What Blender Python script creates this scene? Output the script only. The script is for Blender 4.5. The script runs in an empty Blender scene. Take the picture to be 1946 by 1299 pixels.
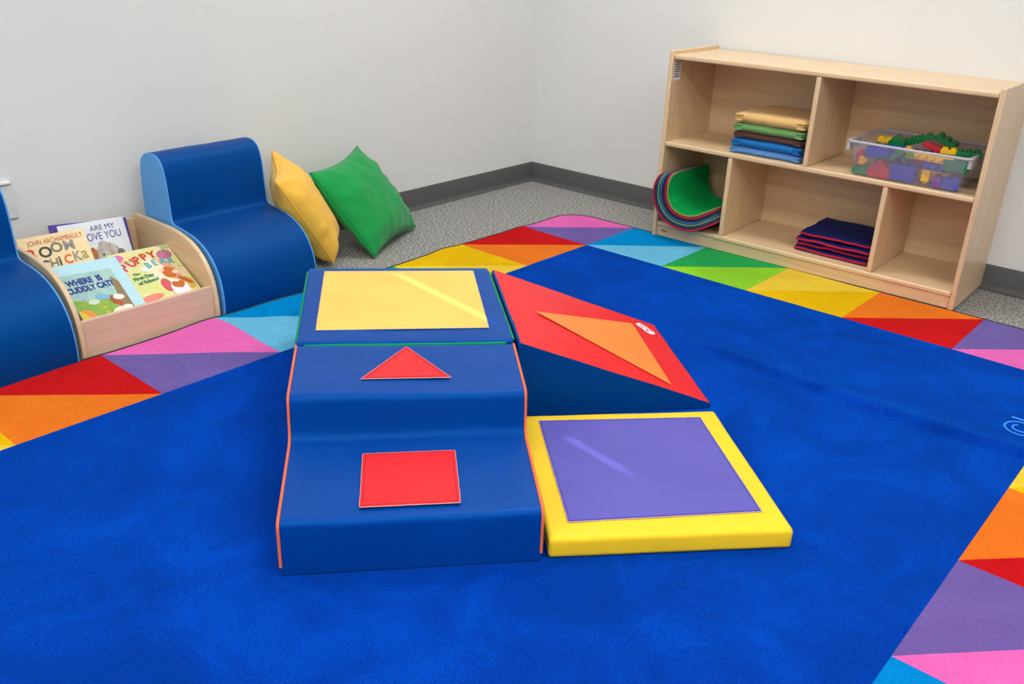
import bpy, bmesh, math, random
from mathutils import Vector, Matrix, noise
C = bpy.context.scene.collection
D = bpy.data
R = math.radians
random.seed(7)

# ------------------------------------------------------------------ camera
cam_data = D.cameras.new('camera'); cam = D.objects.new('camera', cam_data); C.objects.link(cam)
right = Vector((0.75673761, 0.65282904, 0.03409449)); up = Vector((-0.28941752, 0.28780568, 0.9129104)); fwd = Vector((-0.58616183, 0.70070117, -0.40673354))
m = Matrix((right, up, -fwd)).transposed().to_4x4(); m.translation = Vector((2.88430279, -3.55220467, 1.12443618))
cam.matrix_world = m
cam_data.sensor_width = 36; cam_data.lens = 1719.2 / 1946 * 36
cam_data.clip_start = 0.05; cam_data.clip_end = 50
cam_data.dof.use_dof = True; cam_data.dof.focus_distance = 2.25; cam_data.dof.aperture_fstop = 9.0
bpy.context.scene.camera = cam
# ------------------------------------------------------------------ world and exposure
w = D.worlds.new('world'); bpy.context.scene.world = w; w.use_nodes = True
w.node_tree.nodes['Background'].inputs[0].default_value = (0.9, 0.95, 1, 1)
w.node_tree.nodes['Background'].inputs[1].default_value = 0.3
vs = bpy.context.scene.view_settings
bpy.context.scene.display_settings.display_device = 'sRGB'
vs.view_transform = 'Standard'; vs.look = 'None'; vs.gamma = 1; vs.use_curve_mapping = False; vs.exposure = 1.14
LAMP = 7.0            # strength of the ceiling troffers
ROOM_X, ROOM_Y, ROOM_Z = 8.0, -9.0, 2.75
TROFFERS = [(1.3, -1.05), (4.2, -2.2), (2.2, -3.4), (4.4, -3.3), (2.0, -5.4), (4.4, -5.4), (2.0, -7.6), (4.4, -7.6)]  # panels out of view; the ones behind the camera added for frontal light

# added spot standing in for window-gap light, no visible source, slit-shaped beam
sl = D.lights.new('streak_spot', 'SPOT'); so = D.objects.new('streak_spot', sl); C.objects.link(so)
src = Vector((4.6, -1.86, 2.45)); tgt = Vector((1.53, -1.963, 0.2))
zax = (src - tgt).normalized(); pl_n = Vector((0.98, -0.15, 0)).cross(Vector((0, 0.26, 1))).normalized(); yax = (pl_n - zax * pl_n.dot(zax)).normalized(); xax = yax.cross(zax)
mm = Matrix((xax, yax, zax)).transposed().to_4x4(); mm.translation = src; so.matrix_world = mm
sl.energy = 300; sl.spot_size = R(24); sl.spot_blend = 0.3; sl.shadow_soft_size = 0.004; sl.use_nodes = True
LN = sl.node_tree.nodes; LL = sl.node_tree.links
tc = LN.new('ShaderNodeTexCoord'); sp = LN.new('ShaderNodeSeparateXYZ'); LL.new(tc.outputs['Normal'], sp.inputs[0])
dv = LN.new('ShaderNodeMath'); dv.operation = 'DIVIDE'; LL.new(sp.outputs['Y'], dv.inputs[0]); LL.new(sp.outputs['Z'], dv.inputs[1])
ab = LN.new('ShaderNodeMath'); ab.operation = 'ABSOLUTE'; LL.new(dv.outputs[0], ab.inputs[0])
lt = LN.new('ShaderNodeMath'); lt.operation = 'LESS_THAN'; LL.new(ab.outputs[0], lt.inputs[0]); lt.inputs[1].default_value = 0.003
def along(pt):
    v = mm.inverted() @ Vector(pt); return v.x / v.z
dx = LN.new('ShaderNodeMath'); dx.operation = 'DIVIDE'; LL.new(sp.outputs['X'], dx.inputs[0]); LL.new(sp.outputs['Z'], dx.inputs[1])
stops = sorted([(along((1.02, -1.863, 0.226)), 0.0), (along((1.06, -1.87, 0.226)), 0.9), (along((1.46, -1.945, 0.226)), 1.0), (along((1.53, -1.957, 0.226)), 0.0), (along((1.78, -2.055, 0.056)), 0.0), (along((1.80, -2.057, 0.056)), 0.75), (along((1.94, -2.073, 0.056)), 0.7), (along((2.03, -2.085, 0.056)), 0.0)])  # beam masked down to one streak on each top patch
lo, hi = stops[0][0], stops[-1][0]; mr = LN.new('ShaderNodeMapRange'); LL.new(dx.outputs[0], mr.inputs[0]); mr.inputs[1].default_value = lo; mr.inputs[2].default_value = hi
cr = LN.new('ShaderNodeValToRGB'); ce = cr.color_ramp.elements
while len(ce) < len(stops): ce.new(0.5)
for k, (q, g) in enumerate(stops): ce[k].position = (q - lo) / (hi - lo); ce[k].color = (g, g, g, 1)
LL.new(mr.outputs[0], cr.inputs[0]); ml = LN.new('ShaderNodeMath'); ml.operation = 'MULTIPLY'; LL.new(cr.outputs[0], ml.inputs[0]); LL.new(lt.outputs[0], ml.inputs[1])
LL.new(ml.outputs[0], LN['Emission'].inputs['Strength'])


# ------------------------------------------------------------------ helpers
def lin(c):
    return tuple(((v / 255) / 12.92 if v / 255 <= 0.04045 else (((v / 255) + 0.055) / 1.055) ** 2.4) for v in c) + (1,)
def newmat(name):
    mt = D.materials.new(name); mt.use_nodes = True
    return mt, mt.node_tree.nodes, mt.node_tree.links, mt.node_tree.nodes['Principled BSDF']
def coords(N, L, scale=(1, 1, 1), kind='Object'):
    tc = N.new('ShaderNodeTexCoord'); mp = N.new('ShaderNodeMapping'); mp.inputs['Scale'].default_value = scale
    L.new(tc.outputs[kind], mp.inputs[0]); return mp.outputs[0]
def nz(N, L, vec, scale, detail=2, rough=0.5, dist=0):
    n = N.new('ShaderNodeTexNoise'); n.inputs['Scale'].default_value = scale; n.inputs['Detail'].default_value = detail
    n.inputs['Roughness'].default_value = rough; n.inputs['Distortion'].default_value = dist; L.new(vec, n.inputs['Vector']); return n.outputs[0]
def ramp(N, L, fac, stops):
    r = N.new('ShaderNodeValToRGB'); e = r.color_ramp.elements
    while len(e) < len(stops): e.new(0.5)
    for k, (p, c) in enumerate(stops): e[k].position = p; e[k].color = c
    L.new(fac, r.inputs[0]); return r.outputs[0]
def bump(N, L, P, h, strength, dist=0.01):
    b = N.new('ShaderNodeBump'); b.inputs['Strength'].default_value = strength; b.inputs['Distance'].default_value = dist
    L.new(h, b.inputs['Height']); L.new(b.outputs[0], P.inputs['Normal'])
def sc(c, k): return (min(1, c[0] * k), min(1, c[1] * k), min(1, c[2] * k), 1)
def vinyl(name, rgb, rough=0.42, spec=0.32, wr=0.25, tint=None):
    mt, N, L, P = newmat(name); c = lin(rgb); v = coords(N, L)
    L.new(ramp(N, L, nz(N, L, v, 5, 3), [(0.3, sc(c, 0.94)), (0.7, sc(c, 1.06))]), P.inputs['Base Color'])
    P.inputs['Roughness'].default_value = rough; P.inputs['Specular IOR Level'].default_value = spec; P.inputs['Specular Tint'].default_value = (0.25 + 0.75 * c[0], 0.35 + 0.65 * c[1], 0.45 + 0.55 * c[2], 1) if tint is None else tint
    ad = N.new('ShaderNodeMath'); ad.operation = 'MULTIPLY_ADD'; L.new(nz(N, L, v, 600, 2), ad.inputs[0]); ad.inputs[1].default_value = 0.02
    L.new(nz(N, L, v, 9, 3, 0.5, 0.6), ad.inputs[2]); bump(N, L, P, ad.outputs[0], wr, 0.012); return mt
def fabric(name, rgb, scale=350, rough=0.85, sheen=0.2, var=0.1, wr=0.3):
    mt, N, L, P = newmat(name); c = lin(rgb); v = coords(N, L)
    L.new(ramp(N, L, nz(N, L, v, 12, 4, 0.6), [(0.3, sc(c, 1 - var)), (0.7, sc(c, 1 + var))]), P.inputs['Base Color'])
    P.inputs['Roughness'].default_value = rough; P.inputs['Sheen Weight'].default_value = sheen; P.inputs['Specular IOR Level'].default_value = 0.25
    bump(N, L, P, nz(N, L, v, scale, 2), wr, 0.002); return mt
def pile(name, rgb, var=0.16):
    mt, N, L, P = newmat(name); c = lin(rgb); v = coords(N, L)
    big = nz(N, L, v, 4.0, 6, 0.66, 0.9); fine = nz(N, L, v, 230, 3, 0.75)
    md = N.new('ShaderNodeMath'); md.operation = 'MULTIPLY_ADD'; L.new(fine, md.inputs[0]); md.inputs[1].default_value = 0.9
    m2 = N.new('ShaderNodeMath'); m2.operation = 'MULTIPLY'; L.new(big, m2.inputs[0]); m2.inputs[1].default_value = 0.8; L.new(m2.outputs[0], md.inputs[2])
    k1, k2 = 1 - var * 1.3, 1 + var * 1.5
    hi = (min(1, c[0] * k2), min(1, c[1] * (1 + var * 2.6)), min(1, c[2] * k2), 1)
    L.new(ramp(N, L, md.outputs[0], [(0.62, sc(c, k1)), (0.85, c), (1.0, hi)]), P.inputs['Base Color'])
    P.inputs['Roughness'].default_value = 0.9; P.inputs['Specular IOR Level'].default_value = 0.04
    P.inputs['Sheen Weight'].default_value = 0.8; P.inputs['Sheen Roughness'].default_value = 0.32; P.inputs['Sheen Tint'].default_value = (min(1, c[0] * 1.3), min(1, c[1] * 2.6 + 0.05), min(1, c[2] * 1.8), 1)
    ad = N.new('ShaderNodeMath'); ad.operation = 'MULTIPLY_ADD'; L.new(big, ad.inputs[0]); ad.inputs[1].default_value = 2.0; L.new(nz(N, L, v, 300, 3, 0.7), ad.inputs[2])
    bump(N, L, P, ad.outputs[0], 0.9, 0.005); return mt
def wood(name, rgb, axis='x', rough=0.38, var=0.1):
    mt, N, L, P = newmat(name); c = lin(rgb)
    s = {'x': (1.2, 14, 14), 'y': (14, 1.2, 14), 'z': (14, 14, 1.2)}[axis]
    v = coords(N, L, s); g = nz(N, L, v, 2.2, 6, 0.6, 1.4); g2 = nz(N, L, v, 16, 3, 0.6)
    md = N.new('ShaderNodeMath'); md.operation = 'MULTIPLY_ADD'; L.new(g2, md.inputs[0]); md.inputs[1].default_value = 0.35; L.new(g, md.inputs[2])
    c2 = (c[0] * (1 - var), c[1] * (1 - var * 1.5), c[2] * (1 - var * 2.2), 1)
    L.new(ramp(N, L, md.outputs[0], [(0.45, sc(c, 1.05)), (0.68, c), (0.9, c2)]), P.inputs['Base Color'])
    P.inputs['Roughness'].default_value = rough; P.inputs['Coat Weight'].default_value = 0.25; P.inputs['Coat Roughness'].default_value = 0.2
    bump(N, L, P, g2, 0.04, 0.002); return mt
def plain(name, rgb, rough=0.5, spec=0.4):
    mt, N, L, P = newmat(name); c = lin(rgb)
    L.new(ramp(N, L, nz(N, L, coords(N, L), 40, 2), [(0.3, sc(c, 0.97)), (0.7, sc(c, 1.03))]), P.inputs['Base Color'])
    P.inputs['Roughness'].default_value = rough; P.inputs['Specular IOR Level'].default_value = spec; return mt

def obj(name, bm, mats, parent=None, world=False, smooth=True, bev=0, seg=2, angle=40):
    if world and parent is not None: bm.transform(parent.matrix_basis.inverted())
    bmesh.ops.recalc_face_normals(bm, faces=bm.faces)
    me = D.meshes.new(name); bm.to_mesh(me); bm.free()
    for mt in (mats if isinstance(mats, (list, tuple)) else [mats]): me.materials.append(mt)
    if smooth:
        for p in me.polygons: p.use_smooth = True
        me.set_sharp_from_angle(angle=R(angle))
    o = D.objects.new(name, me); C.objects.link(o); o.parent = parent
    if bev:
        b = o.modifiers.new('bevel', 'BEVEL'); b.width = bev; b.segments = seg; b.limit_method = 'ANGLE'; b.angle_limit = R(35)
    return o
def tag(o, label, cat, group=None):
    o['label'] = label; o['category'] = cat
    if group: o['group'] = group
    return o
def thing(name, label, cat, loc=(0, 0, 0), rz=0, group=None):
    o = D.objects.new(name, None); C.objects.link(o); o.matrix_basis = Matrix.Translation(loc) @ Matrix.Rotation(rz, 4, 'Z'); o.empty_display_size = 0.1
    return tag(o, label, cat, group)
def struct(o): o['kind'] = 'structure'; return o
def box(bm, x0, x1, y0, y1, z0, z1, mi=0, mat=None):
    vs_ = [bm.verts.new((x, y, z)) for x in (x0, x1) for y in (y0, y1) for z in (z0, z1)]
    fs = [(0, 1, 3, 2), (4, 6, 7, 5), (0, 4, 5, 1), (2, 3, 7, 6), (0, 2, 6, 4), (1, 5, 7, 3)]
    for f in fs:
        fc = bm.faces.new([vs_[k] for k in f]); fc.material_index = mi
    if mat is not None:
        for v in vs_: v.co = mat @ v.co
    return vs_
def prism(bm, pts, a0, a1, plane='xz', mi=0):
    """polygon pts extruded along the remaining axis from a0 to a1"""
    def mk(p, a):
        return {'xz': (p[0], a, p[1]), 'xy': (p[0], p[1], a), 'yz': (a, p[0], p[1])}[plane]
    A = [bm.verts.new(mk(p, a0)) for p in pts]; B = [bm.verts.new(mk(p, a1)) for p in pts]; n = len(pts)
    fa = bm.faces.new(A); fb = bm.faces.new(B[::-1]); fa.material_index = mi; fb.material_index = mi
    for k in range(n):
        f = bm.faces.new((A[k], B[k], B[(k + 1) % n], A[(k + 1) % n])); f.material_index = mi
    return A + B
def tube(bm, pts, r, n=8, closed=False, mi=0):
    pts = [Vector(p) for p in pts]; m_ = len(pts); rings = []
    prev = None
    for k, p in enumerate(pts):
        if closed: t = pts[(k + 1) % m_] - pts[k - 1]
        else: t = pts[min(k + 1, m_ - 1)] - pts[max(k - 1, 0)]
        t.normalize()
        if prev is None:
            a = t.cross(Vector((0, 0, 1)));
            if a.length < 0.1: a = t.cross(Vector((0, 1, 0)))
        else: a = prev - t * prev.dot(t)
        a.normalize(); prev = a; b = t.cross(a)
        rings.append([bm.verts.new(p + (a * math.cos(2 * math.pi * j / n) + b * math.sin(2 * math.pi * j / n)) * r) for j in range(n)])
    rng = range(m_) if closed else range(m_ - 1)
    for k in rng:
        A, B = rings[k], rings[(k + 1) % m_]
        for j in range(n):
            f = bm.faces.new((A[j], A[(j + 1) % n], B[(j + 1) % n], B[j])); f.material_index = mi
    if not closed:
        bm.faces.new(rings[0]).material_index = mi; bm.faces.new(rings[-1][::-1]).material_index = mi
def smooth_path(pts, r, n=4):
    """polyline with rounded corners; r may be one number or a list"""
    out = []
    for k, p in enumerate(pts):
        if k == 0 or k == len(pts) - 1: out.append(tuple(p)); continue
        rr = r[k] if isinstance(r, (list, tuple)) else r
        P = Vector(p); A = Vector(pts[k - 1]) - P; B = Vector(pts[k + 1]) - P
        ra = min(rr, A.length * 0.45, B.length * 0.45); A.normalize(); B.normalize()
        for j in range(n + 1):
            t = j / n; out.append(tuple((P + A * ra) * (1 - t) ** 2 + P * 2 * t * (1 - t) + (P + B * ra) * t * t))
    return out
def text_obj(name, body, size, mat, parent, M, ext=0.0002, align='LEFT', sx=1.0, bold=0.0, shear=0):
    cu = D.curves.new(name, 'FONT'); cu.body = body; cu.size = size; cu.extrude = ext; cu.align_x = align; cu.offset = bold; cu.shear = shear
    o = D.objects.new(name, cu); C.objects.link(o)
    me = D.meshes.new_from_object(o.evaluated_get(bpy.context.evaluated_depsgraph_get())); D.objects.remove(o); D.curves.remove(cu)
    me.transform(M @ Matrix.Diagonal((sx, 1, 1, 1))); me.materials.clear(); me.materials.append(mat)
    t = D.objects.new(name, me); C.objects.link(t); t.parent = parent; return t
def fbm(p, s): return noise.fractal(Vector(p) * s, 1.0, 2.0, 3)

# ------------------------------------------------------------------ materials
M = {}
mt, N, L, P = newmat('wall_paint'); v = coords(N, L)
L.new(ramp(N, L, nz(N, L, v, 1.5, 3), [(0.3, lin((224, 223, 219))), (0.7, lin((228, 227, 223)))]), P.inputs['Base Color'])
P.inputs['Roughness'].default_value = 0.55; P.inputs['Specular IOR Level'].default_value = 0.35; bump(N, L, P, nz(N, L, v, 160, 3), 0.18, 0.002); M['wall'] = mt
mt, N, L, P = newmat('carpet_grey'); v = coords(N, L)
fine = nz(N, L, v, 120, 4, 0.75)
L.new(ramp(N, L, fine, [(0.34, lin((70, 68, 66))), (0.46, lin((128, 125, 121))), (0.56, lin((176, 173, 168))), (0.68, lin((225, 222, 215)))]), P.inputs['Base Color'])
P.inputs['Roughness'].default_value = 0.95; P.inputs['Specular IOR Level'].default_value = 0.1; bump(N, L, P, fine, 0.8, 0.004); M['carpet'] = mt
M['ceiling'] = plain('ceiling_tile', (235, 235, 232), 0.8)
M['base'] = plain('cove_base_grey', (88, 87, 88), 0.5, 0.35)
M['plate'] = plain('wall_plate_white', (222, 222, 218), 0.4)
M['blue'] = vinyl('vinyl_royal_blue', (0, 60, 144), 0.46, 0.4, tint=(0.08, 0.5, 0.95, 1)); M['wedgeblue'] = vinyl('vinyl_mid_blue', (0, 62, 132), 0.45, 0.4, tint=(0.08, 0.5, 0.95, 1))
bp = M['blue'].node_tree.nodes['Principled BSDF']; bp.inputs['Sheen Weight'].default_value = 0.6; bp.inputs['Sheen Roughness'].default_value = 0.3; bp.inputs['Sheen Tint'].default_value = (0.06, 0.5, 1.0, 1)
M['chairblue'] = vinyl('vinyl_chair_blue', (0, 62, 134), 0.5, 0.45, 0.35, tint=(0.08, 0.5, 0.95, 1))
M['lightblue'] = vinyl('vinyl_light_blue', (92, 160, 222), 0.5, 0.3)
M['yellow'] = vinyl('vinyl_yellow', (244, 200, 40), 0.42)
M['paleyellow'] = vinyl('vinyl_patch_yellow', (240, 198, 96), 0.42)
M['red'] = vinyl('vinyl_red', (232, 40, 44), 0.42)
M['purple'] = vinyl('vinyl_purple', (96, 88, 172), 0.38)
M['orange'] = vinyl('vinyl_orange', (244, 140, 64), 0.42)
M['pipeo'] = vinyl('piping_orange', (240, 112, 70), 0.5)
M['pipeg'] = vinyl('piping_green', (0, 140, 88), 0.5)
M['patchedge'] = plain('raw_patch_edge', (205, 170, 165), 0.7)
M['stitchred'] = plain('stitch_dark_red', (150, 22, 34), 0.7)
M['stitchpur'] = plain('stitch_dark_purple', (60, 48, 130), 0.7)
M['white'] = plain('print_white', (245, 240, 238), 0.5)
M['fabyellow'] = fabric('pillow_yellow', (248, 190, 70), var=0.05)
M['fabgreen'] = fabric('pillow_green', (14, 150, 72), var=0.05)
for ax in 'xyz': M['wood' + ax] = wood('birch_' + ax, (226, 194, 152), ax)
M['woodedge'] = wood('birch_ply_edge', (228, 190, 158), 'x', 0.45, 0.14)
M['woodpink'] = wood('birch_warm', (226, 190, 160), 'y', 0.4, 0.1)
M['binding'] = fabric('rug_binding_black', (22, 22, 26))
RUG = {'field': (0, 53, 160), 'red': (200, 4, 26), 'orange': (244, 108, 34), 'dyel': (240, 172, 14), 'lyel': (248, 194, 60), 'dgrn': (40, 146, 80), 'lime': (146, 204, 48), 'sky': (0, 126, 206), 'pale': (110, 180, 228), 'pink': (240, 96, 178), 'purple': (112, 82, 154)}
for k, c in RUG.items(): M['rug_' + k] = pile('rug_' + k, c, 0.3 if k == 'field' else 0.12)

# ------------------------------------------------------------------ room shell
def shell(name, x0, x1, y0, y1, z0, z1, mt):
    bm = bmesh.new(); box(bm, x0, x1, y0, y1, z0, z1); return struct(obj(name, bm, mt, smooth=False))
T = 0.12
shell('floor', -T, ROOM_X + T, ROOM_Y - T, T, -0.1, 0, M['carpet'])
shell('ceiling', -T, ROOM_X + T, ROOM_Y - T, T, ROOM_Z, ROOM_Z + 0.1, M['ceiling'])
shell('wall_left', -T, 0, ROOM_Y, 0, 0, ROOM_Z, M['wall'])
shell('wall_back', -T, ROOM_X + T, 0, T, 0, ROOM_Z, M['wall'])
shell('wall_right', ROOM_X, ROOM_X + T, ROOM_Y, 0, 0, ROOM_Z, M['wall'])
shell('wall_front', -T, ROOM_X + T, ROOM_Y - T, ROOM_Y, 0, ROOM_Z, M['wall'])
cove = [(0.0005, 0), (0.017, 0), (0.018, 0.003), (0.011, 0.007), (0.006, 0.014), (0.004, 0.024), (0.0035, 0.096), (0.002, 0.099), (0.0005, 0.0995)]
cv = [(a, b * 0.95) for a, b in cove]
bm = bmesh.new(); prism(bm, cv, ROOM_Y, -0.0005, 'xz'); struct(obj('baseboard_left', bm, M['base'], angle=60))
bm = bmesh.new(); prism(bm, [(-a, b) for a, b in cv], 0.0005, ROOM_X, 'yz'); struct(obj('baseboard_back', bm, M['base'], angle=60))
# ceiling troffers
mt, N, L, P = newmat('troffer_diffuser'); P.inputs['Emission Color'].default_value = (0.96, 0.99, 1.0, 1); P.inputs['Emission Strength'].default_value = LAMP; M['lamp'] = mt
for k, (x, y) in enumerate(TROFFERS):
    t = thing('ceiling_light', 'recessed white ceiling light panel out of view, placed to light the play corner', 'ceiling light', (x, y, ROOM_Z - 0.03), 0, 'ceiling light panels')
    bm = bmesh.new()
    for a in ((-0.63, 0.63, -0.33, -0.3), (-0.63, 0.63, 0.3, 0.33), (-0.63, -0.6, -0.3, 0.3), (0.6, 0.63, -0.3, 0.3)): box(bm, *a, 0, 0.03)
    obj('frame', bm, M['plate'], t)
    bm = bmesh.new(); box(bm, -0.6, 0.6, -0.3, 0.3, 0.01, 0.02); obj('diffuser', bm, M['lamp'], t, smooth=False)
# wall plate
t = thing('wall_plate', 'blank white electrical wall plate low on the left wall above the book box', 'wall plate', (0.0005, -2.545, 0.35))
bm = bmesh.new(); box(bm, 0, 0.006, -0.06, 0.06, -0.057, 0.05); obj('plate', bm, M['plate'], t, bev=0.002)
bm = bmesh.new(); box(bm, 0, 0.014, -0.06, 0.052, 0.051, 0.058); obj('cover_lip', bm, M['white'], t, bev=0.001)
bm = bmesh.new(); tube(bm, [(0.0061, 0.018, -0.045), (0.0085, 0.018, -0.045)], 0.0035, 12); obj('screw', bm, M['white'], t)

# ------------------------------------------------------------------ rug
rA = R(-0.4746); RX, RY, CX, CY, BL, BF = 0.8621, -0.689, 0.3539, 0.3684, 0.342, 0.345
NI, NJ = 5, 8
def grid_x(i): return -BL if i < 0 else (NI * CX + BL if i > NI else i * CX)
def grid_y(j): return BF if j < 0 else (-NJ * CY - BF if j > NJ else -j * CY)
rug = thing('rug', 'big deep-blue rug with a rainbow triangle border under the foam climbing blocks', 'rug', (RX, RY, 0), rA)
OUT = (-BL, NI * CX + BL, -NJ * CY - BF, BF)     # outer bounds, local
CR = 0.13
def rug_h(x, y):
    """height of the rug top above the floor and sideways waviness; x,y local"""
    X = RX + x * math.cos(rA) - y * math.sin(rA); Y = RY + x * math.sin(rA) + y * math.cos(rA)
    h = 0.009 + 0.0012 * fbm((X, Y, 0), 2.5)
    yr = -1.262 + 0.018 * math.sin(X * 5) + (0.03 * (1.75 - X) if X < 1.75 else 0)       # the fold line running to the right edge
    d = Y - yr; a = min(1, max(0, (X - 1.62) / 0.2)) * (1 if X < 2.66 else max(0, 1 - (X - 2.66) / 0.2))
    h += a * 0.018 * (math.exp(-(d / 0.011) ** 2) if d < 0 else math.exp(-(d / 0.055) ** 2))
    yy = -1.05 + 0.12 * (X - 1.7); h += 0.003 * math.exp(-((Y - yy) / 0.03) ** 2) * math.exp(-((X - 1.85) / 0.25) ** 2)
    for cx, cy, sx, sy, hh in ((0.6, -2.2, 0.12, 0.1, 0.014), (0.62, -1.98, 0.1, 0.08, 0.010), (0.54, -1.16, 0.07, 0.05, 0.006), (0.54, -0.72, 0.06, 0.06, 0.004)):
        h += hh * math.exp(-((X - cx) / sx) ** 2 - ((Y - cy) / sy) ** 2)
    return h
def warp(x, y):
    """rounded outer corners and a slightly wavy outline"""
    x0, x1, y0, y1 = OUT
    for cx, cy in ((x0 + CR, y1 - CR), (x1 - CR, y1 - CR), (x0 + CR, y0 + CR), (x1 - CR, y0 + CR)):
        sx = -1 if cx < 1 else 1; sy = 1 if cy > -1 else -1
        dx, dy = (x - cx) * sx, (y - cy) * sy
        if dx > 0 and dy > 0:
            mx = max(dx, dy); l = math.hypot(dx, dy); x = cx + sx * dx * mx / l; y = cy + sy * dy * mx / l
    e = max(0, (-x) / BL)
    x += e * (0.012 * math.sin(y * 7 + 1) * 0.4 + 0.006 * fbm((0, y, 3), 3))
    return x, y
SUB = 30
bm = bmesh.new(); vmap = {}
def rv(x, y):
    key = (round(x, 4), round(y, 4))
    if key not in vmap:
        a, b = warp(x, y); vmap[key] = bm.verts.new((a, b, rug_h(a, b)))
    return vmap[key]
mats = list(RUG.keys()); mi = {k: i for i, k in enumerate(mats)}
PAIR = {'P': ('pink', 'purple'), 'p': ('purple', 'pink'), 'R': ('red', 'orange'), 'O': ('orange', 'red'), 'Y': ('dyel', 'lyel'), 'y': ('lyel', 'dyel'), 'G': ('dgrn', 'lime'), 'B': ('sky', 'pale')}
left_seq = ['R', 'Y', 'G', 'B', 'P', 'R', 'Y', 'G']; right_seq = ['G', 'y', 'O', 'p', 'B', 'G', 'y', 'O']
top_seq = ['B', 'G', 'y', 'O', 'p']; bot_seq = ['B', 'P', 'R', 'Y', 'G']
for i in range(-1, NI + 1):
    for j in range(-1, NJ + 1):
        if 0 <= i < NI and 0 <= j < NJ: pr = None
        elif i == -1 and j == -1: pr = 'P'
        elif i == -1 and j < NJ: pr = left_seq[j]
        elif j == -1 and i < NI: pr = top_seq[i]
        elif i == NI and 0 <= j < NJ: pr = right_seq[j]
        elif j == NJ and 0 <= i < NI: pr = bot_seq[i]
        else: pr = 'B'
        xa, xb = (grid_x(i), grid_x(i + 1)) if i >= 0 else (-BL, 0)
        if i == NI: xb = NI * CX + BL
        yb, ya = (grid_y(j), grid_y(j + 1)) if j >= 0 else (BF, 0)     # yb = far, ya = near
        if j == NJ: ya = -NJ * CY - BF
        for a in range(SUB):
            for b in range(SUB):
                x0, x1 = xa + (xb - xa) * a / SUB, xa + (xb - xa) * (a + 1) / SUB
                y0, y1 = ya + (yb - ya) * b / SUB, ya + (yb - ya) * (b + 1) / SUB
                q = [rv(x0, y0), rv(x1, y0), rv(x1, y1), rv(x0, y1)]
                if pr is None: f = bm.faces.new(q); f.material_index = mi['field']; continue
                upm, lom = PAIR[pr]        # the diagonal runs from near-left to far-right
                if a == b:
                    f = bm.faces.new((q[0], q[1], q[2])); f.material_index = mi[lom]
                    f = bm.faces.new((q[0], q[2], q[3])); f.material_index = mi[upm]
                else:
                    f = bm.faces.new(q); f.material_index = mi[lom if a > b else upm]
# rim down to the floor
edges = [e for e in bm.edges if len(e.link_faces) == 1]
r = bmesh.ops.extrude_edge_only(bm, edges=edges); nv = [g for g in r['geom'] if isinstance(g, bmesh.types.BMVert)]
for v_ in nv: v_.co.z = max(0.0005, v_.co.z - 0.0085)
loop_pts = []
start = nv[0]; cur = start; prev = None
nvs = set(nv)
while True:
    loop_pts.append(cur.co.copy()); nxt = None
    for e in cur.link_edges:
        o_ = e.other_vert(cur)
        if o_ in nvs and o_ is not prev and o_ is not start or (o_ is start and prev is not None and len(loop_pts) > 5 and o_ is not prev and o_ in nvs):
            nxt = o_; break
    if nxt is None or nxt is start: break
    prev, cur = cur, nxt
obj('pile', bm, [M['rug_' + k] for k in mats], rug, angle=80)
bm = bmesh.new(); tube(bm, [p + Vector((0, 0, 0.0042)) for p in loop_pts], 0.0062, 6, closed=True); obj('bound_edge', bm, M['binding'], rug)
M['copyr'] = fabric('rug_print_light_blue', (40, 140, 240))
Mt = rug.matrix_basis.inverted() @ Matrix.Translation((2.615, -1.155, 0.0105)) @ Matrix.Rotation(R(90), 4, 'Z')
cp = text_obj('copyright_mark', '\u00a9l', 0.115, M['copyr'], rug, Mt, 0.0006, bold=-0.001)

# ------------------------------------------------------------------ foam climbing blocks
def bil(c00, c10, c01, c11):
    """maps (u,v) in the unit square to a ground point; c00 = u0 v0, c10 = u1 v0, c01 = u0 v1"""
    c = [Vector((a[0], a[1], 0)) for a in (c00, c10, c01, c11)]
    return lambda u, v_: c[0] * (1 - u) * (1 - v_) + c[1] * u * (1 - v_) + c[2] * (1 - u) * v_ + c[3] * u * v_
Z0 = 0.0105
def foam(bm, f, prof, depth, nu=24, wob=0.0018, seed=0, mats_=None, pinch=0.0):
    """profile (v, z) closed polygon in depth direction extruded along u with gentle softness; f maps (u, v)"""
    n = len(prof); rings = []
    for a in range(nu + 1):
        u = a / nu; ring = []
        for (v_, z) in prof:
            g = f(u, v_ / depth); k = fbm((g.x, g.y, z + seed), 6)
            zz = z + (wob * k if z > 0.012 else 0); 
            ring.append(bm.verts.new((g.x + wob * 0.8 * fbm((g.y, z, g.x + seed), 5), g.y + wob * 0.8 * fbm((z, g.x, g.y + seed), 5), Z0 + max(0, zz))))
        rings.append(ring)
    for a in range(nu):
        for k in range(n):
            fc = bm.faces.new((rings[a][k], rings[a + 1][k], rings[a + 1][(k + 1) % n], rings[a][(k + 1) % n]))
            if mats_: fc.material_index = mats_(k)
    fa = bm.faces.new(rings[0]); fb = bm.faces.new(rings[-1][::-1])
    if mats_: fa.material_index = mats_(-1); fb.material_index = mats_(-1)
    return rings
def subdiv_profile(p, step=0.02):
    out = []
    for k in range(len(p)):
        a = Vector(p[k]); b = Vector(p[(k + 1) % len(p)]); n = max(1, int((b - a).length / step))
        for j in range(n): out.append(tuple(a + (b - a) * j / n))
    return out
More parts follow.
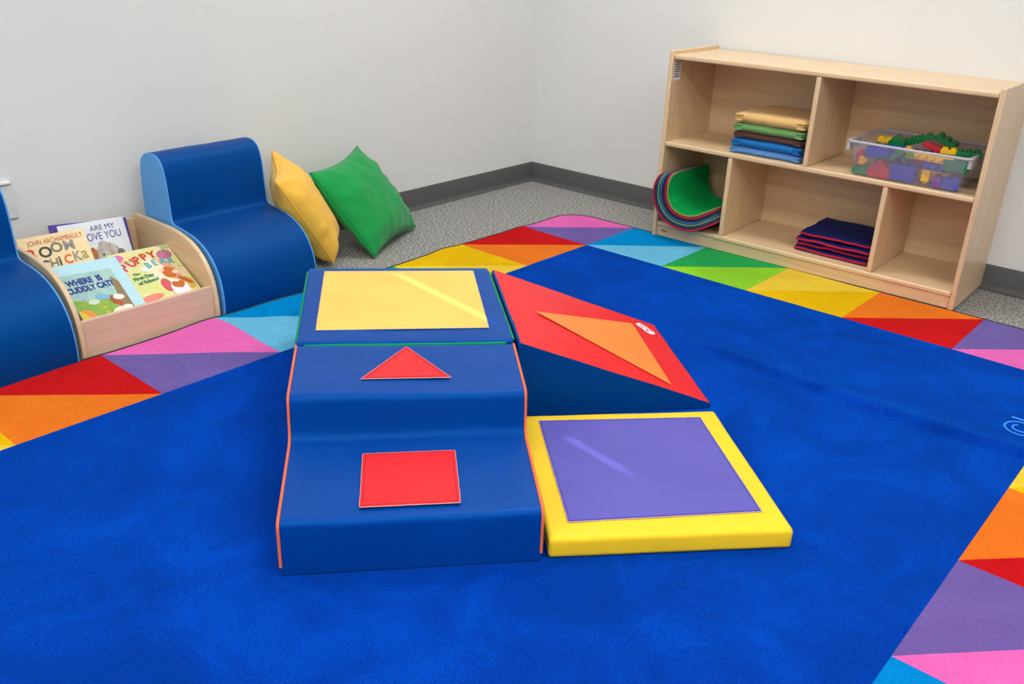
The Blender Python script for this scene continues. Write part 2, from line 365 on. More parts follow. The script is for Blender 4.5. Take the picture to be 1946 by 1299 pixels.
# --- steps
S_BL, S_BR = (1.237, -2.381), (1.592, -2.003)          # back edge against the platform
S_FL, S_FR = (1.679, -2.764), (2.007, -2.392)          # front edge
dS = ((Vector(S_FL) - Vector(S_BL)).length + (Vector(S_FR) - Vector(S_BR)).length) / 2
fS = bil(S_BL, S_BR, S_FL, S_FR)
steps = thing('foam_steps', 'blue two-step foam stair block with red triangle and square patches', 'foam block', (*(fS(.5, .5)).xy, Z0))
T1 = 0.262; H1, H2 = 0.214, 0.115
key = [(0, 0), (0, H1), (T1, H1), (T1 + 0.012, H2), (dS, H2), (dS, 0)]
pth = smooth_path([(0, 0), (0, H1), (T1, H1 - 0.002), (T1 + 0.016, H2 + 0.001), (dS, H2), (dS + 0.002, 0.0)], [0, 0.012, 0.017, 0.026, 0.015, 0], 6)
prof = subdiv_profile(pth, 0.018)
bm = bmesh.new(); rings = foam(bm, fS, prof, dS, 30, 0.0022, 1); obj('foam_body', bm, M['blue'], steps, world=True, angle=60, bev=0.003)
for u, off in ((-0.001, -1), (1.001, 1)):
    bm = bmesh.new(); pts = []
    for (v_, z) in subdiv_profile(pth, 0.02)[:len(subdiv_profile(pth, 0.02)) - int(dS / 0.02)]:
        g = fS(u, v_ / dS); pts.append((g.x, g.y, Z0 + max(0.002, z)))
    tube(bm, pts, 0.0032, 6); obj('piping', bm, M['pipeo'], steps, world=True)['label'] = 'orange piping along the side seam'
def patch(name, pts, thing_, mat, stitch=None, edge=True, label=None, thick=0.0012, inset=0.006):
    """flat appliqué through 3-D points, with a raw light edge and a stitched line as its sub-parts"""
    P_ = [Vector(p) for p in pts]; n_ = (P_[1] - P_[0]).cross(P_[2] - P_[0]).normalized()
    if n_.z < 0: n_ = -n_
    c = sum(P_, Vector()) / len(P_)
    bm = bmesh.new(); A = [bm.verts.new(p) for p in P_]; B = [bm.verts.new(p + n_ * thick) for p in P_]
    bm.faces.new(A); bm.faces.new(B)
    for k in range(len(A)): bm.faces.new((A[k], A[(k + 1) % len(A)], B[(k + 1) % len(A)], B[k]))
    o = obj(name, bm, mat, thing_, world=True, smooth=False)
    if label: o['label'] = label
    if edge:
        bm = bmesh.new(); pts_ = []
        for k in range(len(P_)):
            a, b = P_[k], P_[(k + 1) % len(P_)]; m_ = max(2, int((b - a).length / 0.008))
            for j in range(m_): pts_.append(a + (b - a) * j / m_ + n_ * (thick * 0.5) + Vector((random.uniform(-1, 1), random.uniform(-1, 1), 0)) * 0.0004)
        tube(bm, pts_, 0.0009, 5, closed=True); e = obj('raw_edge', bm, M['patchedge'], thing_, world=True); e.parent = o
    if stitch:
        q = []
        for k in range(len(P_)):
            a, b, d = P_[k - 1], P_[k], P_[(k + 1) % len(P_)]
            e1 = (a - b).normalized(); e2 = (d - b).normalized(); s_ = math.sqrt(max(0.05, (1 - e1.dot(e2)) / 2))
            q.append(b + (e1 + e2).normalized() * inset / s_ + n_ * (thick + 0.0002))
        pts_ = []
        for k in range(len(q)):
            a, b = q[k], q[(k + 1) % len(q)]
            for j in range(12): pts_.append(a + (b - a) * j / 12)
        bm = bmesh.new(); tube(bm, pts_, 0.0006, 5, closed=True); e = obj('stitching', bm, stitch, thing_, world=True); e.parent = o
    return o
zt = Z0 + H1 + 0.0022; z2 = Z0 + H2 + 0.0042
patch('triangle_patch', [(1.43, -2.206, zt), (1.622, -2.25, zt), (1.486, -2.396, zt)], steps, M['red'], M['stitchred'], label='red triangle patch on the upper step')
patch('square_patch', [(1.606, -2.497, z2), (1.734, -2.352, z2), (1.878, -2.485, z2), (1.75, -2.629, z2)], steps, M['red'], M['stitchred'], label='red square patch on the lower step')
# --- platform
P_FR, P_FL, P_BL, P_BR = (1.586, -1.993), (1.231, -2.377), (0.818, -2.022), (1.180, -1.642)
fP = bil(P_FL, P_FR, P_BL, P_BR); dP = 0.542
plat = thing('foam_platform', 'blue square foam platform block with green piping and large pale yellow top patch', 'foam block', (*(fP(.5, .5)).xy, Z0))
HP = 0.216
pth = smooth_path([(0.0, 0), (0.0, HP), (dP, HP), (dP, 0)], [0, 0.01, 0.014, 0], 4)
bm = bmesh.new(); foam(bm, fP, subdiv_profile(pth, 0.03), dP, 24, 0.0015, 4); obj('foam_body', bm, M['blue'], plat, world=True, angle=60, bev=0.006)
for zz, nm in ((HP - 0.008, 'top_piping'), (0.006, 'bottom_piping')):
    cs = [fP(a, b) for a, b in ((-0.003, -0.003), (1.003, -0.003), (1.003, 1.003), (-0.003, 1.003))]; pts = []
    for k in range(4):
        a, b = cs[k], cs[(k + 1) % 4]
        for j in range(1, 20): g = a + (b - a) * j / 20; pts.append((g.x, g.y, Z0 + zz + 0.0008 * fbm(g, 8)))
    bm = bmesh.new(); tube(bm, pts, 0.0042, 8, closed=True); obj(nm, bm, M['pipeg'], plat, world=True)['label'] = 'green piping around the block'
zp = Z0 + HP + 0.0016
patch('top_patch', [(0.883, -2.015, zp), (1.176, -1.701, zp), (1.494, -1.983, zp), (1.205, -2.299, zp)], plat, M['paleyellow'], edge=True, label='large pale yellow square patch')
# --- wedge
W_N, W_F, W_LF, W_LN = (1.598, -1.990), (1.194, -1.640), (1.533, -1.238), (1.928, -1.583)
fW = bil(W_F, W_N, W_LF, W_LN); dW = 0.525
wed = thing('foam_wedge', 'sloping foam wedge ramp with red top, blue sides and orange triangle patch', 'foam block', (*(fW(.5, .5)).xy, Z0))
HW = 0.215
prW = subdiv_profile(smooth_path([(0.002, 0), (0.0, HW), (dW, 0.014), (dW, 0.0)], [0, 0.014, 0.006, 0], 4), 0.03)
def wmat(k):
    if k < 0: return 0
    a, b = prW[k], prW[(k + 1) % len(prW)]
    return 1 if (b[0] - a[0] > 0.002 and b[1] < a[1] - 0.0005) else 0
bm = bmesh.new(); foam(bm, fW, prW, dW, 24, 0.0022, 9, wmat); obj('foam_body', bm, [M['wedgeblue'], M['red']], wed, world=True, angle=30, bev=0.002)
def on_wedge(x, y, lift=0.003):
    A = Vector((*W_F, Z0 + HW)); B = Vector((*W_N, Z0 + HW)); Cc = Vector((*W_LN, Z0 + 0.014)); n_ = (B - A).cross(Cc - A).normalized()
    if n_.z < 0: n_ = -n_
    return Vector((x, y, A.z - ((x - A.x) * n_.x + (y - A.y) * n_.y) / n_.z)) + n_ * lift
patch('triangle_patch', [on_wedge(1.456, -1.75), on_wedge(1.525, -1.361), on_wedge(1.839, -1.644)], wed, M['orange'], edge=False, label='orange triangle patch on the ramp')
# maker's badge: white pointed leaf with two small letter strokes
bc = on_wedge(1.556, -1.333, 0.003); ex = (on_wedge(1.586, -1.338) - on_wedge(1.526, -1.332)).normalized(); 
ex = (on_wedge(1.584, -1.338) - on_wedge(1.528, -1.330)).normalized(); nW = (on_wedge(0, 0, 1) - on_wedge(0, 0, 0)).normalized(); ey = nW.cross(ex)
def badge_pt(a, b, c=0): return bc + ex * a + ey * b + nW * c
outl = [(-0.036, 0.010), (-0.030, 0.021), (-0.012, 0.024), (0.0, 0.019), (0.014, 0.022), (0.030, 0.016), (0.036, 0.0), (0.036, -0.014), (0.024, -0.022), (0.008, -0.020), (0.0, -0.015), (-0.014, -0.020), (-0.030, -0.014)]
bm = bmesh.new(); A = [bm.verts.new(badge_pt(a, b)) for a, b in outl]; B = [bm.verts.new(badge_pt(a, b, 0.0008)) for a, b in outl]
bm.faces.new(A); bm.faces.new(B)
for k in range(len(A)): bm.faces.new((A[k], A[(k + 1) % len(A)], B[(k + 1) % len(A)], B[k]))
bd = obj('badge', bm, M['white'], wed, world=True, smooth=False); bd['label'] = 'small white printed badge'
for mark in ([(-0.026, 0.006), (-0.02, 0.014), (-0.012, 0.013)], [(-0.02, -0.008), (-0.008, -0.011), (-0.004, -0.004)], [(-0.006, 0.011), (0.002, 0.006)], [(0.024, 0.008), (0.014, 0.012), (0.007, 0.004), (0.01, -0.008), (0.024, -0.012)]):
    bm = bmesh.new(); tube(bm, [badge_pt(a, b, 0.0008) for a, b in mark], 0.0016, 6); o = obj('badge_letter', bm, M['stitchred'], wed, world=True); o.parent = bd
# --- mat
K_BR, K_FR, K_FL, K_BL = (1.981, -1.668), (2.357, -2.011), (2.016, -2.378), (1.644, -2.037)
fM = bil(K_FL, K_FR, K_BL, K_BR); dM = 0.505
matt = thing('foam_mat', 'flat yellow foam mat with a purple square patch lying on the blue rug', 'foam block', (*(fM(.5, .5)).xy, Z0))
HM = 0.046
pth = smooth_path([(0.0, 0), (0.0, HM), (dM, HM), (dM, 0)], [0, 0.012, 0.012, 0], 4)
bm = bmesh.new(); foam(bm, fM, subdiv_profile(pth, 0.03), dM, 24, 0.0015, 14); obj('foam_body', bm, M['yellow'], matt, world=True, angle=60, bev=0.008, seg=3)
zm = Z0 + HM + 0.0016
patch('top_patch', [(1.701, -2.026, zm), (1.977, -1.731, zm), (2.279, -2.001, zm), (2.009, -2.309, zm)], matt, M['purple'], M['stitchpur'], label='purple square patch', inset=0.004)

# ------------------------------------------------------------------ foam chairs
CHP = [(0.0, 0.0), (0.0, 0.30), (0.004, 0.40), (0.02, 0.445), (0.06, 0.465), (0.1, 0.463), (0.128, 0.445), (0.143, 0.405), (0.149, 0.36), (0.153, 0.30), (0.156, 0.265), (0.166, 0.252), (0.19, 0.248), (0.23, 0.243), (0.28, 0.232), (0.33, 0.208), (0.37, 0.170), (0.395, 0.12), (0.405, 0.06), (0.402, 0.0)]
def dense(p, n=3):
    """Catmull-Rom through the points (open)"""
    out = []
    for k in range(len(p) - 1):
        a, b, c, d = [Vector(p[min(max(j, 0), len(p) - 1)]) for j in (k - 1, k, k + 1, k + 2)]
        for j in range(n):
            t = j / n; out.append(tuple(0.5 * ((2 * b) + (c - a) * t + (2 * a - 5 * b + 4 * c - d) * t * t + (3 * b - a - 3 * c + d) * t ** 3)))
    out.append(tuple(p[-1])); return out
chp = dense(CHP, 3)
def chair(label, x, y, rz, width, flip=False):
    t = thing('foam_chair', label, 'chair', (x, y, 0.001), R(rz), 'blue foam chairs along the left wall')
    side = 0.006
    bm = bmesh.new(); nu = 16; rings = []
    for a in range(nu + 1):
        u = a / nu; yy = side + (width - 2 * side) * u
        ring = [bm.verts.new((px + 0.0018 * fbm((px, yy * 3, pz), 7), yy, pz + (0.0015 * fbm((px, yy, pz + 5), 8) if pz > 0.02 else 0))) for px, pz in chp]
        rings.append(ring)
    n = len(chp)
    for a in range(nu):
        for k in range(n): bm.faces.new((rings[a][k], rings[a + 1][k], rings[a + 1][(k + 1) % n], rings[a][(k + 1) % n]))
    bm.faces.new(rings[0]); bm.faces.new(rings[-1][::-1])
    obj('seat_cover', bm, M['chairblue'], t, angle=60)
    for s_, (a0, a1) in (('l', (0.0, side)), ('r', (width - side, width))):
        cx, cz = 0.2, 0.18
        bm = bmesh.new(); prism(bm, [(px * 1.0, pz) for px, pz in chp], a0, a1, 'xz')
        obj('side_panel', bm, M['lightblue'], t, bev=0.002)['label'] = 'light blue end panel'
    return t
chair('blue foam chair between the wooden book box and the yellow pillow', 0.095, -2.128, 1.5, 0.372)
chair('blue foam chair cut off at the left edge, left of the book box', 0.133, -2.987, 3.5, 0.376)

# ------------------------------------------------------------------ wooden book box
bb = thing('book_display_box', 'low birch book box with curved sides standing between the two blue foam chairs', 'book box', (0.035, -2.572, 0.0))
BW = 0.440
side_p = [(0.0, 0.0), (0.0, 0.246)] + dense([(0.012, 0.25), (0.10, 0.253), (0.18, 0.252), (0.24, 0.250), (0.29, 0.244), (0.345, 0.231), (0.393, 0.205), (0.43, 0.169), (0.455, 0.119), (0.4645, 0.06), (0.465, 0.02), (0.464, 0.0)], 3)
for a0 in (0.0, BW - 0.014):
    bm = bmesh.new(); prism(bm, side_p, a0, a0 + 0.014, 'xz'); obj('side_panel', bm, M['woodx'], bb, bev=0.0025)
bm = bmesh.new(); box(bm, 0.444, 0.457, 0.0142, BW - 0.0142, 0.0, 0.112); obj('front_board', bm, M['woodpink'], bb, bev=0.002)
bm = bmesh.new(); box(bm, 0.004, 0.018, 0.0142, BW - 0.0142, 0.0, 0.236); obj('back_board', bm, M['woody'], bb, bev=0.002)
bm = bmesh.new(); box(bm, 0.0185, 0.4435, 0.0142, BW - 0.0142, 0.012, 0.022); obj('bottom_board', bm, M['woody'], bb)
bm = bmesh.new()
for e_ in (0.4665,):
    tube(bm, [(x, BW - 0.004, z) for x, z in side_p[2:]], 0.0022, 6)
bm.free()

# ------------------------------------------------------------------ picture books
PAL = {}
def pal(name, rgb):
    if name not in PAL: PAL[name] = plain('print_' + name, rgb, 0.35, 0.4)
    return PAL[name]
def watercolour(name, cols, scale=9):
    mt, N, L, P = newmat(name); v = coords(N, L)
    n = nz(N, L, v, scale, 4, 0.6, 1.5)
    st = [(0.28 + 0.44 * k / (len(cols) - 1), lin(c)) for k, c in enumerate(cols)]
    L.new(ramp(N, L, n, st), P.inputs['Base Color']); P.inputs['Roughness'].default_value = 0.3; return mt
class Book:
    def __init__(s, label, TL, TR, down, length, thick, cover, extend_left=0.0, extend_right=0.0):
        TL, TR, dn = Vector(TL), Vector(TR), Vector(down).normalized()
        ac = (TR - TL).normalized(); k_ = ac.dot(dn); dn = (dn - ac * k_ * 0.55).normalized(); ac = (ac - dn * ac.dot(dn)).normalized(); s.w = (TR - TL).length + extend_left + extend_right; s.h = length
        nn = ac.cross(-dn); org = TR + ac * extend_right - ac * s.w + dn * length
        s.t = tag(D.objects.new('picture_book', None), label, 'book', 'picture books in the book box'); C.objects.link(s.t)
        Mx = Matrix((ac, -dn, nn)).transposed().to_4x4(); Mx.translation = org; s.t.matrix_basis = Mx
        bm = bmesh.new(); box(bm, 0, s.w, 0, s.h, -0.0012, 0); box(bm, 0, s.w, 0, s.h, -thick, -thick + 0.0012); box(bm, -0.0004, 0.0012, 0, s.h, -thick + 0.0012, -0.0012)
        s.cover = obj('cover', bm, cover, s.t, smooth=False)
        bm = bmesh.new(); box(bm, 0.002, s.w - 0.003, 0.003, s.h - 0.003, -thick + 0.0013, -0.0013); obj('pages', bm, pal('paper', (240, 236, 225)), s.t, smooth=False)
        s.z = 0.0003
    def shape(s, pts, mat, name='cover_picture'):
        pts = [(min(max(a, 0.001), s.w - 0.001), min(max(b, 0.001), s.h - 0.001)) for a, b in pts]
        bm = bmesh.new(); prism(bm, pts, 0.00005, s.z, 'xy'); o = obj(name, bm, mat, s.cover, smooth=False); s.z += 0.00012; return o
    def blob(s, cx, cy, rx, ry, mat, rot=0, n=20, name='cover_picture'):
        c_, s_ = math.cos(R(rot)), math.sin(R(rot))
        return s.shape([(cx + rx * math.cos(a) * c_ - ry * math.sin(a) * s_, cy + rx * math.cos(a) * s_ + ry * math.sin(a) * c_) for a in [2 * math.pi * k / n for k in range(n)]], mat, name)
    def text(s, body, x, y, size, mat, rot=0, sx=1.0, bold=0.0, name='cover_title', align='LEFT', shear=0):
        return text_obj(name, body, size, mat, s.cover, Matrix.Translation((x, y, s.z + 0.0003)) @ Matrix.Rotation(R(rot), 4, 'Z'), 0.0002, align, sx, bold, shear)
# purple book behind the white one
Book('purple picture book showing behind the white book at the back of the box', (0.062, -2.425, 0.250), (0.067, -2.183, 0.247), (0.047, -0.02, -0.1), 0.22, 0.008, pal('violet', (92, 62, 160)))
Book('pale blue picture book barely showing behind the cream book', (0.060, -2.53, 0.232), (0.062, -2.435, 0.236), (0.047, -0.005, -0.1), 0.20, 0.008, pal('iceblue', (190, 215, 225)))
# white book
b = Book('white picture book with purple words and a grey bear, rearmost in the box', (0.0875, -2.412, 0.264), (0.098, -2.208, 0.262), (0.047, -0.008, -0.1), 0.20, 0.008, pal('whitecover', (236, 238, 240)))
vi = pal('lilac', (84, 74, 140))
b.text('ARE MY', 0.092, 0.168, 0.024, vi, 1, 0.95); b.text('LOVE YOU', 0.064, 0.138, 0.034, vi, 1, 0.74)
g1 = watercolour('bear_grey', [(150, 138, 128), (200, 190, 178), (222, 215, 205)], 30)
b.blob(0.128, 0.082, 0.042, 0.045, g1); b.blob(0.168, 0.088, 0.012, 0.013, pal('greybrown', (128, 118, 112))); b.blob(0.118, 0.124, 0.014, 0.010, g1); b.blob(0.112, 0.09, 0.003, 0.003, pal('dark', (30, 30, 34))); b.blob(0.083, 0.092, 0.013, 0.026, pal('brownorange', (186, 120, 58)))
# cream book
b = Book('cream picture book with big mixed-colour letters and red words on top', (0.106, -2.545, 0.262), (0.134, -2.356, 0.262), (0.062, -0.004, -0.08), 0.195, 0.007, pal('cream', (248, 220, 166)))
b.text('JOHN ARCHAMBAULT', 0.024, 0.166, 0.022, pal('brick', (196, 78, 40)), 1, 0.72)
xx = 0.010
for ch, col, sz, yo in (('B', (206, 62, 44), 0.05, 0), ('O', (60, 66, 62), 0.046, 0.004), ('O', (120, 122, 104), 0.042, 0.014), ('M', (150, 150, 142), 0.044, 0.014)):
    b.text(ch, xx, 0.121 + yo, sz, pal('l%d_%d' % col[:2], col), 0, 1.0, 0.0012, 'cover_letter'); xx += 0.036
xx = 0.040
for ch, col, sz in (('C', (36, 64, 150), 0.044), ('H', (130, 126, 108), 0.042), ('i', (40, 44, 40), 0.044), ('C', (226, 96, 40), 0.04), ('K', (152, 150, 130), 0.044), ('a', (176, 158, 92), 0.052)):
    b.text(ch, xx, 0.084 + (xx - 0.040) * 0.12, sz, pal('m%d_%d' % col[:2], col), 0, 0.85, 0.001, 'cover_letter'); xx += 0.016 if ch == 'i' else 0.026
# puppy book
b = Book('picture book with red and turquoise title letters and a brown bear, front right', (0.2415, -2.331, 0.190), (0.243, -2.147, 0.190), (0.198, -0.018, -0.095), 0.254, 0.006, watercolour('meadow_cover', [(240, 150, 150), (250, 226, 176), (214, 224, 120), (246, 214, 190), (150, 196, 90), (244, 170, 160)], 11), extend_left=0.012)
for cx, cy, rx, ry, c in ((0.165, 0.21, 0.024, 0.022, (190, 112, 142)), (0.15, 0.14, 0.018, 0.06, (222, 160, 130)), (0.172, 0.07, 0.02, 0.03, (226, 180, 90)), (0.02, 0.23, 0.022, 0.016, (228, 118, 160)), (0.04, 0.04, 0.04, 0.014, (232, 136, 120)), (0.11, 0.14, 0.03, 0.07, (250, 232, 190))):
    b.blob(cx, cy, rx, ry, pal('w%d_%d' % c[:2], c), 8)
red_ = pal('titlered', (212, 60, 66)); tq = pal('turquoise', (70, 168, 182)); gr_ = pal('titlegreen', (50, 128, 84))
for k, ch in enumerate('PUPPY'): b.text(ch, 0.022 + k * 0.0235, 0.168 + 0.0145 * k - 0.0014 * k * k, 0.044, red_, 30 - 7 * k, 0.9, 0.0012, 'cover_letter')
for k, ch in enumerate('BEAR'): b.text(ch, 0.088 + k * 0.0235, 0.163 + 0.009 * k - 0.0026 * k * k, 0.036, tq, 10 - 6 * k, 0.86, 0.0009, 'cover_letter')
b.text('&', 0.068, 0.155, 0.026, pal('whitecover', (236, 238, 240)), 0, 1, 0.002)
b.text('The', 0.034, 0.143, 0.014, gr_, 6, 1, 0.0006); b.text('First Day', 0.026, 0.122, 0.019, gr_, 6, 0.95, 0.0008); b.text('of School', 0.030, 0.101, 0.019, gr_, 6, 0.95, 0.0008)
br = pal('bearbrown', (200, 104, 38)); wh = pal('bearwhite', (232, 232, 240)); pk = pal('packred', (214, 92, 96))
b.blob(0.108, 0.079, 0.016, 0.03, pk); b.blob(0.140, 0.054, 0.027, 0.04, wh); b.blob(0.140, 0.129, 0.021, 0.026, br); b.blob(0.161, 0.126, 0.013, 0.009, pal('muzzle', (246, 206, 176))); b.blob(0.122, 0.144, 0.008, 0.008, pal('muzzle', (246, 206, 176)))
b.blob(0.134, 0.072, 0.012, 0.015, br, 30); b.blob(0.148, 0.070, 0.011, 0.017, br, -30); b.blob(0.170, 0.084, 0.007, 0.026, br, 35)
# cat question book
b = Book('pale blue picture book asking a cat question, at left front of the box', (0.2665, -2.506, 0.1955), (0.2635, -2.3295, 0.1955), (0.1775, -0.0335, -0.095), 0.240, 0.005, pal('iceblue2', (184, 222, 230)), extend_left=0.012)
b.shape([(0.0, 0.0), (0.154, 0.0), (0.154, 0.196), (0.0, 0.196)], watercolour('forest_cover', [(120, 168, 158), (156, 196, 190), (178, 208, 196), (140, 176, 160)], 14))
b.shape([(0.0, 0.0), (0.154, 0.0), (0.154, 0.05), (0.12, 0.085), (0.06, 0.075), (0.0, 0.095)], watercolour('grass_cover', [(232, 150, 50), (150, 180, 60), (120, 168, 70), (226, 196, 60), (96, 150, 84)], 16))
b.shape([(0.124, 0.0), (0.154, 0.0), (0.154, 0.14), (0.138, 0.165), (0.131, 0.1)], pal('bark', (146, 122, 84)))
nv_ = pal('titlenavy', (44, 54, 136))
b.text('WHERE  IS', 0.012, 0.150, 0.031, nv_, 3, 0.72, 0.0014); b.text('CUDDLY CAT?', 0.002, 0.120, 0.031, nv_, 3, 0.66, 0.0014)
b.blob(0.112, 0.07, 0.012, 0.02, pal('dogbrown', (158, 92, 48)), 10); b.blob(0.128, 0.078, 0.016, 0.011, pal('dogwhite', (236, 232, 220)), -8); b.blob(0.121, 0.03, 0.03, 0.012, pal('dogwhite', (236, 232, 220)), 10); b.blob(0.122, 0.053, 0.006, 0.015, pal('scarf', (200, 70, 60)))
b.blob(0.022, 0.03, 0.018, 0.026, pal('tan_', (226, 150, 70)), 30); b.blob(0.010, 0.022, 0.010, 0.03, pal('striped', (232, 196, 50)), 20); b.blob(0.055, 0.075, 0.016, 0.010, pal('rabbit', (206, 222, 196))); b.blob(0.085, 0.088, 0.02, 0.01, pal('bluebird', (120, 180, 210)), -20)

# ------------------------------------------------------------------ pillows
def pillow(name, label, corners, thick, mat, bend=0.0, seed=0, rim=0.02, n=34):
    """corners A (u0 v1), B (u1 v1), C (u1 v0), D (u0 v0) in the world"""
    A, B, Cc, Dd = [Vector(c) for c in corners]; ctr = (A + B + Cc + Dd) / 4
    nn = (B - A).cross(Dd - A).normalized()
    t = thing(name, label, 'pillow', (ctr.x, ctr.y, 0))
    bm = bmesh.new(); front = {}; back = {}
    for i in range(n + 1):
        for j in range(n + 1):
            u, v_ = i / n, j / n
            a, b_ = 2 * u - 1, 2 * v_ - 1
            pu = u + 0.02 * a * (1 - b_ * b_) * abs(a); pv = v_ - 0.06 * b_ * (1 - a * a) * abs(b_)   # edges pulled in between the corners
            p = (Dd * (1 - pu) + Cc * pu) * (1 - pv) + (A * (1 - pu) + B * pu) * pv
            th = thick / 2 * (max(0, (1 - abs(a) ** 2.6)) * max(0, (1 - abs(b_) ** 2.6))) ** 0.55
            edge = 1 - max(abs(a), abs(b_))
            wr = 0.010 * fbm((u * 2.2, v_ * 2.2, seed), 2.6) * min(1, th / 0.02) + 0.0045 * math.sin(14 * math.atan2(b_, a) + 3 * fbm((u, v_, seed), 3)) * math.exp(-((edge - 0.16) / 0.13) ** 2) * min(1, th / 0.01)
            off = nn * bend * (a * a * 0.2 + b_ * b_ - 0.4)
            f_ = p + off + nn * (th + wr); k_ = p + off - nn * (th + wr * 0.8)
            for q in (f_, k_):
                q.z = max(q.z, 0.003)
            front[i, j] = bm.verts.new(f_)
            back[i, j] = front[i, j] if i in (0, n) or j in (0, n) else bm.verts.new(k_)
    for i in range(n):
        for j in range(n):
            bm.faces.new((front[i, j], front[i + 1, j], front[i + 1, j + 1], front[i, j + 1]))
            bm.faces.new((back[i, j], back[i, j + 1], back[i + 1, j + 1], back[i + 1, j]))
    o = obj('pillow_cover', bm, mat, t, world=True, angle=180)
    # seam piping around the rim
    per = [(i, 0) for i in range(n)] + [(n, j) for j in range(n)] + [(i, n) for i in range(n, 0, -1)] + [(0, j) for j in range(n, 0, -1)]
    bm = bmesh.new()
    me = o.data; pts = []
    for i, j in per:
        u, v_ = i / n, j / n; a, b_ = 2 * u - 1, 2 * v_ - 1
        pu = u + 0.02 * a * (1 - b_ * b_) * abs(a); pv = v_ - 0.06 * b_ * (1 - a * a) * abs(b_)
        p = (Dd * (1 - pu) + Cc * pu) * (1 - pv) + (A * (1 - pu) + B * pu) * pv + nn * bend * (a * a * 0.2 + b_ * b_ - 0.4)
        p.z = max(p.z, 0.004); pts.append(p)
    tube(bm, pts, 0.0022, 5, closed=True); obj('seam', bm, mat, t, world=True)
    return t
pillow('green_pillow', 'green square pillow leaning on the left wall, balanced on one corner', [(0.215, -1.548, 0.320), (0.06, -1.19, 0.345), (0.23, -1.03, 0.012), (0.395, -1.402, 0.006)], 0.15, M['fabgreen'], 0.0, 3)
pillow('yellow_pillow', 'yellow square pillow wedged between the blue foam chair and the left wall', [(0.05, -1.585, 0.385), (0.345, -1.785, 0.355), (0.375, -1.575, 0.02), (0.22, -1.45, 0.012)], 0.155, M['fabyellow'], -0.004, 8)

# ------------------------------------------------------------------ storage shelf
SX, SY, SA = 0.9664, -0.3722, 0.6955
SW, SD, SH = 1.2097, 0.366, 0.742
ZS = 0.0095
sh = thing('storage_shelf', 'low birch storage shelf with five cubbies against the back wall', 'shelf', (SX, SY, ZS), R(SA))
TH = 0.018
for a in (0, SW - TH):
    bm = bmesh.new(); prism(bm, [(0.0, 0), (SD, 0), (SD, SH), (0.0, SH)], a, a + TH, 'yz'); obj('side_panel', bm, M['woodz'], sh, bev=0.003)
bm = bmesh.new(); box(bm, TH + .0003, SW - TH - .0003, 0.004, SD - 0.012, SH - 0.032, SH - 0.014); obj('top_board', bm, M['woodx'], sh, bev=0.005, seg=3)
ZM, ZB = 0.392, 0.062
bm = bmesh.new(); box(bm, TH + .0003, SW - TH - .0003, 0.003, SD - 0.012, ZM - TH, ZM); obj('middle_shelf', bm, M['woodx'], sh, bev=0.005, seg=3)
bm = bmesh.new(); box(bm, TH + .0003, SW - TH - .0003, 0.003, SD - 0.012, ZB - TH, ZB); obj('bottom_shelf', bm, M['woodx'], sh, bev=0.005, seg=3)
bm = bmesh.new(); box(bm, TH + .0003, SW - TH - .0003, 0.010, 0.026, 0.001, ZB - TH - .0003); obj('toe_board', bm, M['woodx'], sh, bev=0.001)
bm = bmesh.new(); box(bm, TH + .0003, SW - TH - .0003, SD - 0.0115, SD - 0.0055, 0.01, SH - 0.014); obj('back_panel', bm, M['woodx'], sh, smooth=False)
for x, z0, z1 in ((0.596, ZM, SH - 0.032), (0.300, ZB, ZM - TH), (0.896, ZB, ZM - TH)):
    bm = bmesh.new(); box(bm, x, x + TH, 0.005, SD - 0.012, z0 + .0003, z1 - .0003); obj('divider', bm, M['woodz'], sh, bev=0.004, seg=3)
bm = bmesh.new(); box(bm, TH + 0.0002, TH + 0.0008, 0.014, 0.066, 0.628, 0.706)
st = obj('sticker', bm, M['white'], sh, smooth=False); st['label'] = 'white printed safety sticker'
for k in range(7):
    bm = bmesh.new(); box(bm, TH + 0.0009, TH + 0.0013, 0.018, 0.062 - 0.004 * (k % 3), 0.696 - k * 0.0092, 0.7005 - k * 0.0092); o = obj('print_line', bm, pal('inkgrey', (110, 100, 110)), sh, smooth=False); o.parent = st
bm = bmesh.new(); n = 24; pts = [(0.052 + 0.0135 * math.cos(2 * math.pi * k / n), 0.026 + 0.008 * math.sin(2 * math.pi * k / n)) for k in range(n)]
prism(bm, pts, 0.0085, 0.0099, 'xz'); em = obj('maker_emblem', bm, pal('emblemyellow', (214, 190, 70)), sh, smooth=False); em['label'] = 'small oval yellow and red emblem'
bm = bmesh.new(); box(bm, 0.0385, 0.0655, 0.0080, 0.0084, 0.0235, 0.0285); o = obj('emblem_band', bm, pal('emblemred', (150, 80, 50)), sh, smooth=False); o.parent = em
SM = sh.matrix_basis.copy()
def sthing(name, label, cat, x, y, z, rz=0, group=None):
    o = thing(name, label, cat, (0, 0, 0), 0, group); o.matrix_basis = SM @ Matrix.Translation((x, y, z)) @ Matrix.Rotation(R(rz), 4, 'Z'); return o

